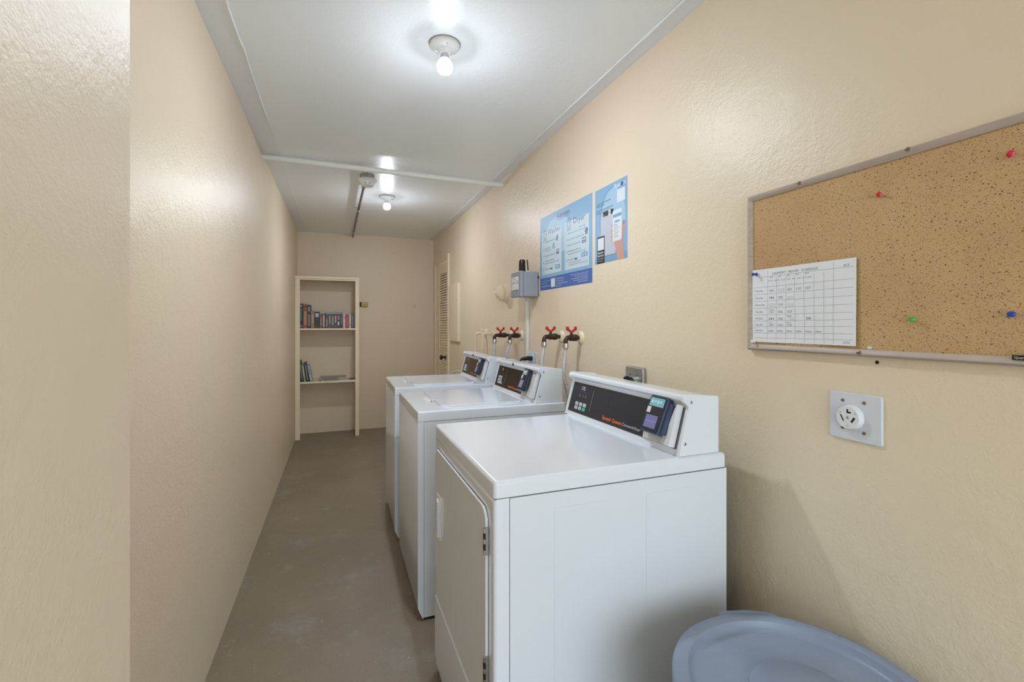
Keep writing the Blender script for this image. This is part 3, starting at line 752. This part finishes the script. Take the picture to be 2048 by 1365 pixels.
# ================================================================ things on the right wall
# big outlet
root = thing('dryer_outlet', 'white square plate with a round three-slot dryer socket, low right of the notice board', 'electrical outlet', (XR, .807, 1.0135))
m = MB('outlet_plate'); m.M = FB; m.prism(rr(0, .119, 0, .1135, .006, 4), 0, .006, r=.0035); m.build('cover_plate', root)
m = MB('outlet_face'); m.M = FB @ Matrix.Translation((.053, .056, .006)); m.lathe([(.0295, 0), (.0275, .012), (.026, .0135), (.0001, .0135)], 40, cap=False)
def slot(cx, cy, w_, h_, a, mm='slot_black'):
    q = m.M; m.M = q @ Matrix.Translation((cx, cy, 0)) @ Matrix.Rotation(a, 4, 'Z'); m.box(-w_/2, w_/2, -h_/2, h_/2, .0136, .0139, mm); m.M = q
slot(-.0125, -.002, .0028, .016, .45); slot(.0125, -.004, .0045, .014, -.55); slot(.0, .0155, .0036, .009, .0); slot(.0035, .0125, .009, .0036, 0)
socket = m.build('socket_face', root)
for u, v, mm, r in ((-.017, .011, 'grey_white_plastic', .003), (.018, .012, 'grey_white_plastic', .003), (.001, -.019, 'grey_white_plastic', .003), (0, 0, 'steel', .0035)):
    s = MB(mm); s.M = FB @ Matrix.Translation((.053+u, .056+v, .0195)); s.lathe([(r, 0), (r*.8, .0009)], 12); s.build('rivet', socket)
for u, v in ((.033, .094), (.082, .094), (.033, .028), (.082, .0235)):
    s = MB('screw_old'); s.M = FB @ Matrix.Translation((u, v, .006)); s.lathe([(.0042, 0), (.0038, .0012), (.002, .002)], 14); s.box(-.003, .003, -.0006, .0006, .0019, .0023, 'slot_black'); s.build('screw', root)
# metal outlet with the dryer plug
root = thing('wall_outlet', 'steel outlet plate on the wall just behind the dryer console', 'electrical outlet', (XR, 1.668, .995))
m = MB('steel'); m.M = FB; m.prism(rr(0, .119, 0, .121, .008, 4), 0, .018, r=.006, seg=3); m.build('steel_plate', root)
for u in (.036, .082):
    s = MB('slot_black'); s.M = FB @ Matrix.Translation((u, .088, .018)); s.lathe([(.003, 0), (.002, .001)], 10); s.build('screw', root)
root = thing('power_plug', 'grey round plug with a black grip in the steel outlet behind the dryer', 'plug', (XR-.018, 1.600, 1.046))
m = MB('steel'); m.M = FB; m.lathe([(.034, 0), (.034, .012), (.030, .018)], 30); m.build('plug_flange', root)
m = MB('black_plastic'); m.M = FB @ Matrix.Translation((-.006, 0, .018)) @ Matrix.Rotation(.5, 4, 'Z'); m.rbox(-.008, .008, -.026, .034, 0, .020, .004, 2); m.build('plug_grip', root)
m = MB('steel'); m.M = FB; m.tube([(.01, .0, .03), (-.012, -.012, .034), (-.03, -.06, .036), (-.03, -.16, .030)], .011, 12); m.build('cord', root)

# communication box
root = thing('control_box', 'grey plastic radio box with a black antenna on the right wall', 'control box', (XR, 2.765, 1.459))
m = MB('grey_box'); m.M = FB; m.rbox(0, .160, 0, .152, .004, .100, .006, 3, sel=lambda c, d: True); m.build('box_body', root)
m = MB('grey_box'); m.M = FB; m.rbox(-.002, .162, -.003, .155, .100, .124, .006, 3); cover = m.build('box_cover', root)
m = MB('ink'); m.M = FB; m.box(.014, .136, .038, .126, .124, .1246)
m.box(.016, .134, .041, .124, .1246, .1250, 'label_white')
m.text('AAO-126', .022, .078, .017, 'ink', n=.1253, width=.104); m.box(.026, .095, .108, .1105, .125, .1252, 'line_grey'); m.box(.022, .124, .100, .1018, .125, .1252, 'line_grey'); m.box(.026, .066, .114, .118, .125, .1252, 'line_grey')
m.text('ON', .036, .056, .012, 'line_grey', n=.1253); m.text('TX', .082, .056, .012, 'line_grey', n=.1253)
m.box(.044, .054, .042, .049, .125, .1254, 'ink'); m.box(.088, .098, .042, .049, .125, .1254, 'ink')
m.build('label_plate', cover, label='white label with black lettering')
m = MB('black_gloss'); m.lathe([(.0215, 0), (.0215, .012), (.0205, .070), (.018, .078), (.010, .0815), (.0001, .082)], 28, c=(-.072, -.060, .155)); m.build('antenna', root, label='thick black antenna')
m = MB('black_gloss'); m.cyl((-.060, -.130, .152), (-.062, -.118, .228), .0042, 12); m.build('thin_antenna', root, label='thin black whip antenna')
m = MB('label_white'); m.cyl((-.060, -.132, .150), (-.060, -.131, .158), .007, 14); m.build('antenna_base', root)
for z in (.118, .018):
    m = MB('black_plastic' if z > .1 else 'steel'); m.cyl((-.008, -.160, z), (-.008, -.169, z), .005, 10); m.build('mounting_screw', root)
# raceway
root = thing('cable_channel', 'white cable channel running down the wall below the grey box', 'cable channel', (XR, 2.790, .90))
m = MB('pipe_paint'); m.M = FB; m.rbox(0, .026, 0, .545, 0, .016, .003, 2); m.build('channel_strip', root)
m = MB('pipe_paint'); m.tube([(-.055, -.075, .556), (-.045, -.055, .548), (-.024, -.026, .545), (-.012, -.013, .535), (-.011, -.013, .52)], .008, 12); m.build('curved_cable', root)
# receptacle behind middle washer
root = thing('outlet_plate', 'white outlet plate at the foot of the cable channel', 'electrical outlet', (XR, 2.768, .995))
m = MB('outlet_plate'); m.M = FB; m.prism(rr(0, .138, 0, .118, .004, 3), 0, .006, r=.003); m.build('cover_plate', root)
m = MB('outlet_face'); m.M = FB; m.prism(rr(.046, .086, .012, .106, .008, 4), .006, .009); m.build('socket_face', root)
root = thing('power_plug', 'black power plug in the white outlet plate behind the middle washer', 'plug', (XR-.009, 2.70, 1.075))
m = MB('black_plastic'); m.M = FB; m.rbox(-.020, .020, -.014, .014, 0, .030, .006, 2); m.cyl((0, 0, .028), (-.006, -.002, .052), .012, 14); m.build('plug_body', root)
m = MB('black_plastic'); m.M = FB
for i in range(2): m.cyl((-.006-.004*i, -.002-.002*i, .052+.010*i), (-.009-.004*i, -.003-.002*i, .058+.010*i), .0115-.001*i, 12)
m.tube([(-.006, -.002, .05), (-.010, -.008, .070), (-.012, -.04, .080), (-.012, -.13, .080)], .006, 10)
m.build('cord', root)

# valves with braided hoses
def valve(y, z, xe, hose, label, esc, hlabel):
    root = thing('water_valve', label, 'water valve', (XR, y, z), group='red-handled water valves')
    if esc:
        m = MB('fixture_paint'); m.M = FB; m.lathe([(.034, 0), (.032, .005), (.024, .010), (.016, .013)], 32); m.build('wall_flange', root)
    L = XR-xe
    m = MB('valve_bronze'); m.M = FB
    m.lathe([(.010, 0), (.010, L*.30), (.0165, L*.31), (.0175, L*.40), (.0175, L*.52), (.0145, L*.56), (.0165, L*.62), (.0165, L*.76), (.012, L*.80), (.012, L-.012)], 18)
    m.tube([(0, 0, L-.022), (0, .0, L-.008), (0, -.006, L), (0, -.018, L+.004), (0, -.030, L+.004)], .0115, 12)
    m.cyl((0, .010, L*.66), (0, .028, L*.66), .007, 12)
    m.build('valve_body', root)
    m = MB('valve_red'); m.M = FB @ Matrix.Translation((0, .030, L*.66)) @ Matrix.Rotation(.0, 4, 'Y')
    for s in (-1, 1):
        poly = [(0, -.005), (.010, -.002), (.022, .007), (.029, .009), (.029, .026), (.017, .026), (.015, .017), (.007, .007), (0, .005)]
        # wings spread along the outlet direction
        M0 = m.M; m.M = M0 @ frame((0, 0, 0), (0, 0, s), (0, 1, 0), (-s, 0, 0)); m.prism(poly, -.005, .005, r=.001); m.M = M0
    m.cyl((0, -.004, 0), (0, .008, 0), .009, 12)
    m.build('lever_handle', root, label='red butterfly handle')
    h = thing('supply_hose', hlabel, 'hose', (xe-.004, y, z-.028), group='braided supply hoses')
    b = MB('chrome')
    b.lathe([(.0145, 0), (.0145, -.012), (.0175, -.013), (.0175, -.019), (.0125, -.022), (.011, -.032)][::-1], 16); b.build('hose_coupling', h, label='chrome hose coupling')
    b = MB('braid'); b.tube([(0, 0, -.022)]+hose, .0088, 12); b.build('hose_tube', h)
valve(2.081, 1.222, 1.066, [(-.004, .0, -.07), (-.010, .0, -.15), (.004, .0, -.22), (.026, -.01, -.32), (.045, -.04, -.45)], 'red-handled water valve nearest the camera, above the middle washer', True, 'braided steel hose hanging from the valve nearest the camera')
valve(2.295, 1.222, 1.045, [(-.006, .0, -.06), (-.012, .0, -.11), (.0, .0, -.17), (.012, .0, -.22), (.02, 0, -.34)], 'red-handled water valve second nearest, above the middle washer', True, 'braided steel hose hanging from the second nearest valve')
valve(2.889, 1.214, 1.066, [(-.012, 0, -.06), (-.02, 0, -.10), (-.006, 0, -.16), (.008, 0, -.20), (.02, 0, -.32)], 'red-handled water valve third from the camera, beside the cable channel', True, 'braided steel hose hanging from the third valve')
valve(3.10, 1.212, 1.030, [(-.004, 0, -.06), (.004, 0, -.12), (.028, 0, -.17), (.048, 0, -.3)], 'red-handled water valve farthest from the camera, above the far washer', True, 'braided steel hose hanging from the farthest valve')
# painted-over supply pipes
for y, x, lab in ((3.70, 1.0625, 'painted-over water pipe stub, the farther of the pair behind the far washer'), (3.52, 1.068, 'painted-over water pipe stub, the nearer of the pair behind the far washer')):
    root = thing('water_pipe', lab, 'water pipe', (x, y, .80), group='cream painted water pipes')
    m = MB('fixture_paint'); m.tube([(0, 0, 0), (0, 0, .38), (0, 0, .400), (.010, 0, .412), (.03, 0, .414), (.0865, 0, .414)], .0105, 12, sub=4); m.build('pipe_run', root)
    m = MB('fixture_paint'); m.M = FB @ Matrix.Translation((0, .414, -.0865)); m.lathe([(.034, 0), (.030, .008), (.016, .014)], 20); m.build('wall_flange', root)
    m = MB('fixture_paint'); m.lathe([(.006, .42), (.005, .436), (.012, .438), (.012, .446), (.004, .448)], 14, c=(.05, 0, 0)); m.build('valve_knob', root)
# fire bell
root = thing('fire_alarm_bell', 'round bell painted over in cream, left of the grey box', 'alarm bell', (XR, 3.200, 1.517))
m = MB('fixture_paint'); m.M = FB; m.lathe([(.060, 0), (.060, .022), (.052, .026), (.052, .034)], 36); m.build('bell_base', root)
m = MB('fixture_paint'); m.M = FB; m.lathe([(.060, .034), (.062, .040), (.060, .050), (.048, .054), (.046, .066), (.030, .070), (.028, .080), (.012, .082)], 40); m.build('bell_gong', root)
m = MB('fixture_paint'); m.M = FB; m.lathe([(.014, .078), (.014, .090), (.010, .094)], 8); m.build('bell_nut', root)
# electrical panel cover
root = thing('wall_panel', 'cream painted electrical panel cover between the louvered door and the bell', 'electrical panel', (XR, 4.962, 1.112))
m = MB('fixture_paint'); m.M = FB; m.rbox(0, .385, 0, .595, 0, .026, .003, 2); m.build('panel_cover', root)
for z in (.08, .42):
    m = MB('dark_metal'); m.M = FB @ Matrix.Translation((.372, z, .026)); m.lathe([(.004, 0), (.003, .0015)], 10); m.build('screw', root)
# drain tube over the far washer
root = thing('drain_tube', 'thin clear tube looping above the far corner of the far washer', 'tube', (1.0, 3.62, .80))
m = MB('clear_hose'); m.tube([(-.115, .22, -.05), (-.11, .20, .055), (-.095, .16, .095), (-.06, .06, .105), (-.02, -.05, .108), (.03, -.12, .10), (.06, -.10, .0)], .0065, 10); m.build('tube_loop', root)
m = MB('black_plastic'); m.rbox(-.085, -.035, -.030, -.005, .112-.02, .130-.02, .004, 2); m.build('tube_clip', root, label='black clip')

# ================================================================ ceiling things
def lamp(x, y, r, zb, label):
    root = thing('ceiling_light', label, 'ceiling light', (x, y, H), group='bare bulb ceiling lights')
    m = MB('porcelain'); m.lathe([(r, 0), (r, -.010), (r*.93, -.015), (r*.60, -.020), (r*.50, -.024), (r*.36, -.036), (r*.34, -.040)][::-1], 48); base = m.build('lamp_holder', root)
    m = MB('seam'); m.lathe([(r*1.015, -.002), (r*1.015, 0)], 48); m.build('holder_gasket', root)
    for s in (-1, 1):
        m = MB('steel'); m.lathe([(.003, -.0205), (.0035, -.017)], 10, c=(0, s*r*.66, 0)); m.build('screw', base)
    m = MB('lamp_collar'); m.lathe([(.015, -.036), (.016, -.040), (.0175, -.062)][::-1], 24); m.build('bulb_collar', root)
    m = MB('bulb_glass'); z0 = zb-H
    m.lathe([(.0165, -.058), (.0215, z0+.022), (.0275, z0+.013), (.0305, z0+.003)][::-1], 28, 'bulb_shoulder', cap=False)
    m.lathe([(.0305, z0+.003), (.0305, z0-.005), (.0290, z0-.012), (.0262, z0-.018)][::-1], 28, 'bulb_waist', cap=False)
    m.lathe([(.0262, z0-.018), (.0205, z0-.0245), (.0110, z0-.0295), (.0001, z0-.0310)][::-1], 28, 'bulb_glass', cap=False)
    m.build('light_bulb', root, label='lit round white bulb')
lamp(.386, 1.782, .058, 2.293, 'nearer bare bulb in a white holder on the ceiling')
lamp(.386, 4.085, .066, 2.297, 'farther bare bulb in a white holder on the ceiling, beyond the pipe')
m = MB('pipe_paint'); m.tube([(XL, 3.315, 2.352), (-.3, 3.311, 2.350), (.35, 3.295, 2.339), (1.0, 3.277, 2.329), (XR, 3.273, 2.327)], .0185, 16, sub=3)
m.build('ceiling_pipe', None, label='white painted pipe crossing the corridor just under the ceiling', category='pipe')
root = thing('smoke_detector', 'white smoke detector on a metal box behind the ceiling pipe', 'smoke detector', (.196, 3.545, H))
m = MB('steel'); m.lathe([(.052, -.034), (.052, 0)], 8); m.build('mounting_box', root)
m = MB('porcelain'); m.lathe([(.030, -.083), (.042, -.082), (.045, -.074), (.052, -.060), (.052, -.056), (.066, -.044), (.068, -.036), (.066, -.034), (.052, -.034)], 36); m.build('detector_body', root)
for a in (-1.9, -1.3):
    m = MB('slot_black'); m.M = Matrix.Rotation(a, 4, 'Z'); m.box(.0445, .0475, -.009, .009, -.071, -.068); m.build('vent_slot', root)
root = thing('conduit', 'thin dark conduit strapped along the ceiling to the back wall', 'conduit', (.185, 3.62, H-.026))
m = MB('conduit'); m.tube([(0, 0, -.006), (-.004, .3, 0), (-.016, 1.2, .0), (-.024, 2.30, .0), (-.024, YB-3.62, .0)], .0098, 12); m.build('conduit_tube', root)
for y in (.17, .93, 2.02):
    m = MB('steel'); m.box(-.034-.011*y, .020-.011*y, y-.007, y+.007, .0225, .025); m.tube([(-.014-.011*y, y, .024), (-.0125-.011*y, y, -.002), (-.0-.011*y, y, -.0125), (.0125-.011*y, y, -.002), (.014-.011*y, y, .024)], .0028, 6); m.build('conduit_strap', root)

# ================================================================ bookcase on the back wall
SY = 5.672
root = thing('bookcase', 'narrow cream painted bookcase standing against the back wall', 'bookcase', (XL, SY, 0))
m = MB('shelf_paint'); m.rbox(.003, .021, 0, YB-SY-.001, 0, 1.80, .0015, 1); m.build('side_panel', root)
m = MB('shelf_paint'); m.rbox(.650, .670, 0, YB-SY-.001, 0, 1.80, .0015, 1); m.build('side_panel', root)
m = MB('shelf_paint'); m.rbox(.001, .050, -.018, 0, 0, 1.80, .002, 2); m.build('face_stile', root)
m = MB('shelf_paint'); m.rbox(.632, .674, -.018, 0, 0, 1.80, .002, 2); m.build('face_stile', root)
m = MB('shelf_paint'); m.rbox(0, .678, -.024, YB-SY-.001, 1.80, 1.826, .002, 2); m.build('top_board', root)
m = MB('shelf_paint'); m.rbox(.050, .632, -.012, 0, 1.784, 1.80, .001, 1); m.build('top_rail', root)
for z in (1.242, .642):
    m = MB('shelf_paint'); m.rbox(.021, .650, .0, YB-SY-.001, z-.020, z, .002, 2); m.build('shelf', root)
m = MB('dark_metal'); m.rbox(-.0, .003, .0-.012, .0, .78, .90, .0005, 1); m.build('hinge_leaf', root, label='old dark hinge leaf')

cols = {}
def bookmat(c):
    n = 'cover_%d_%d_%d' % c
    if n not in MATS: mat(n, c, .35)
    return n
def book(label, w, h, d, c, spine, group, loc, rot=(0, 0, 0), name='book'):
    """origin at the spine's lower left; x = thickness, y = depth, z = height"""
    root = thing(name, label, 'book', loc, 0, group); root.rotation_euler = rot
    cm = bookmat(c); t = .0018
    m = MB(cm); m.box(0, t, 0, d, 0, h); m.box(w-t, w, 0, d, 0, h); m.box(0, w, -.001, t, 0, h)
    random.seed(hash(label) % 1000 if False else sum(map(ord, label)))
    z = h*.10
    for (a, b, cc, ww) in spine:
        m.box(w*(1-ww)/2, w*(1+ww)/2, -.0016, -.001, h*a, h*b, bookmat(cc))
    m.build('cover', root)
    p = MB('page'); p.box(t, w-t, t, d-.004, .003, h-.003); p.build('page_block', root)
    return root
Z1 = 1.2422
WHT = (205, 200, 190)
bk = [ # x0, width, height, colour, spine bands, label
 (.006, .052, .276, (28, 34, 38), [(.88, .95, (150, 150, 140), .7), (.30, .84, (70, 110, 116), .55), (.05, .14, (190, 110, 90), .6)], 'tall thick dark book with a teal spine at the left end of the upper shelf'),
 (.060, .042, .272, (150, 80, 56), [(.15, .70, (198, 132, 90), .6), (.86, .92, (90, 30, 26), .9)], 'tall rust-brown book, second from the left on the upper shelf'),
 (.104, .034, .262, (40, 30, 30), [(.72, .92, (150, 150, 150), .5), (.10, .6, (124, 120, 116), .6)], 'tall dark book with grey lettering, third from the left on the upper shelf'),
 (.140, .034, .196, (160, 118, 84), [(.3, .8, (196, 160, 120), .5)], 'tan book with a worn spine, fourth from the left on the upper shelf'),
 (.176, .054, .188, (22, 24, 34), [(.68, .90, (180, 186, 190), .7), (.06, .09, (180, 60, 50), .6)], 'thick black book with white emblem near the left of the upper shelf'),
 (.232, .026, .164, (122, 74, 58), [(.2, .75, (180, 128, 104), .5)], 'thin reddish brown paperback right of the thick black book'),
 (.260, .027, .162, (52, 40, 36), [(.08, .92, WHT, .5)], 'dark paperback with large white lettering on its spine'),
 (.290, .031, .158, (70, 58, 66), [(.1, .7, (150, 132, 146), .5)], 'mauve-grey paperback at the left end of the row under the lying book'),
 (.323, .030, .158, (80, 72, 62), [(.3, .9, (160, 150, 132), .5)], 'olive-grey paperback, second under the lying book'),
 (.355, .028, .158, (74, 52, 60), [(.2, .85, (164, 150, 150), .5)], 'plum paperback, third under the lying book'),
 (.385, .028, .158, (50, 38, 34), [(.4, .9, (190, 184, 170), .45), (.1, .2, (120, 110, 100), .5)], 'dark brown paperback, fourth under the lying book'),
 (.415, .029, .158, (34, 24, 34), [(.62, .9, (206, 110, 130), .6), (.2, .48, (212, 214, 220), .5)], 'dark paperback with pink and white spine, fifth under the lying book'),
 (.446, .030, .158, (36, 28, 40), [(.3, .88, (130, 96, 110), .4)], 'dark violet paperback at the right end under the lying book'),
 (.480, .022, .160, (206, 198, 188), [(.72, .8, (170, 60, 60), .6)], 'white paperback just left of the bright red one'),
 (.504, .038, .160, (166, 44, 34), [(.2, .8, (196, 90, 66), .3)], 'bright red paperback toward the right of the upper shelf'),
 (.544, .022, .160, (200, 194, 184), [(.2, .3, (120, 120, 120), .6)], 'white paperback just right of the bright red one'),
 (.568, .031, .160, (30, 38, 54), [(.15, .9, (120, 124, 126), .35)], 'navy paperback second from the right end of the upper shelf'),
 (.601, .022, .160, (128, 84, 54), [(.2, .8, (176, 130, 88), .4)], 'brown paperback at the right end of the upper shelf'),
]
X0 = XL+.021
for x0, w_, h_, c, sp, lab in bk:
    book(lab, w_, h_, .115 if h_ < .2 else .17, c, sp, 'books standing on the upper shelf', (X0+x0, SY+.012, Z1))
o = book('blue-grey book lying flat on top of the standing paperbacks', .022, .190, .115, (96, 112, 124), [(.1, .9, (140, 152, 158), .6)], 'books standing on the upper shelf', (X0+.284, SY+.014, Z1+.182), (0, PI/2, 0))
del o['group']
# leaning books on the lower shelf
Z2 = .6422
for x0, w_, h_, a, c, sp, lab in (
 (.024, .014, .215, -.10, (74, 34, 28), [(.2, .8, (110, 60, 50), .4)], 'dark red book leaning at the far left of the lower shelf'),
 (.042, .020, .245, -.11, (28, 44, 50), [(.12, .85, (116, 134, 132), .5)], 'tall dark green book leaning second on the lower shelf'),
 (.068, .020, .195, -.13, (156, 160, 96), [(.3, .9, (200, 202, 170), .5)], 'yellow-green book leaning in the middle on the lower shelf'),
 (.098, .024, .222, -.15, (36, 38, 52), [(.1, .85, (150, 146, 130), .45)], 'dark navy book leaning fourth on the lower shelf'),
 (.132, .024, .190, -.18, (150, 168, 182), [(.1, .4, (184, 196, 204), .5)], 'pale blue book leaning rightmost on the lower shelf')):
    book(lab, w_, h_, .15, c, sp, 'books leaning on the lower shelf', (X0+x0+abs(math.sin(a))*h_*.0, SY+.010, Z2), (0, a, 0))
# (they lean left: top toward the left panel)
def magazine(lab, x, y, z, L, d, t, c, top, rz=0):
    m = MB(bookmat(c), 'page'); m.box(0, L, 0, d, 0, t*.15); m.box(.002, L-.002, .001, d-.001, t*.15, t*.85, 'page'); m.box(0, L, 0, d, t*.85, t); m.box(L*.08, L*.7, -.0006, 0, t*.3, t*.7, bookmat(top))
    o = m.build('magazine', None, label=lab, category='magazine'); o.location = (x, y, z); o.rotation_euler = (0, 0, rz); return o
magazine('lowest white booklet lying on the lower shelf under the others', X0+.245, SY+.010, Z2, .275, .20, .010, (210, 206, 198), (150, 120, 100))
magazine('dark-edged magazine lying in the middle of the flat pile on the lower shelf', X0+.226, SY+.008, Z2+.0105, .285, .20, .014, (60, 56, 54), (120, 110, 100), .01)
magazine('grey-covered magazine on top of the flat pile on the lower shelf', X0+.230, SY+.012, Z2+.025, .280, .19, .014, (140, 136, 130), (90, 84, 80), -.01)
magazine('thin leaflet lying at the right end of the lower shelf', X0+.535, SY+.02, Z2, .088, .14, .008, (200, 196, 190), (120, 110, 100))
m = MB('black_plastic'); m.rbox(0, .072, 0, .05, 0, .007, .002, 1); o = m.build('eyeglass_case', None, label='small flat black item resting on the leaflet at the right of the lower shelf', category='case'); o.location = (X0+.548, SY+.04, Z2+.0082)

# latch plate and hook on the back wall
root = thing('door_latch', 'old brass rim latch on the back wall beside the bookcase', 'latch', (.243, YB, 1.500))
FK = frame((0, 0, 0), (1, 0, 0), (0, 0, 1), (0, -1, 0))
m = MB('brass'); m.M = FK; m.rbox(.014, .092, 0, .056, 0, .022, .005, 2); m.build('latch_case', root)
m = MB('slot_black'); m.M = FK; m.rbox(0, .016, .006, .060, 0, .026, .003, 1); m.build('latch_bolt', root)
m = MB('dark_metal'); m.M = FK @ Matrix.Translation((.060, .026, .022)); m.lathe([(.006, 0), (.005, .006)], 12); m.build('latch_knob', root)
root = thing('wall_hook', 'small grey-green hook mark on the back wall near the louvered door', 'hook', (.905, YB, 1.50))
m = MB('frame_wood'); m.M = FK; m.tube([(0, .036, .004), (.006, .020, .006), (.004, .004, .012), (-.006, .002, .014), (-.008, .012, .014)], .0026, 8); m.build('hook_wire', root)
m = MB('slot_black'); m.M = wallR(.701, 1.204); m.lathe([(.0042, 0), (.0042, .0006)], 12)
m.build('screw_hole', None, label='small dark screw hole in the wall just under the notice board', category='hole')
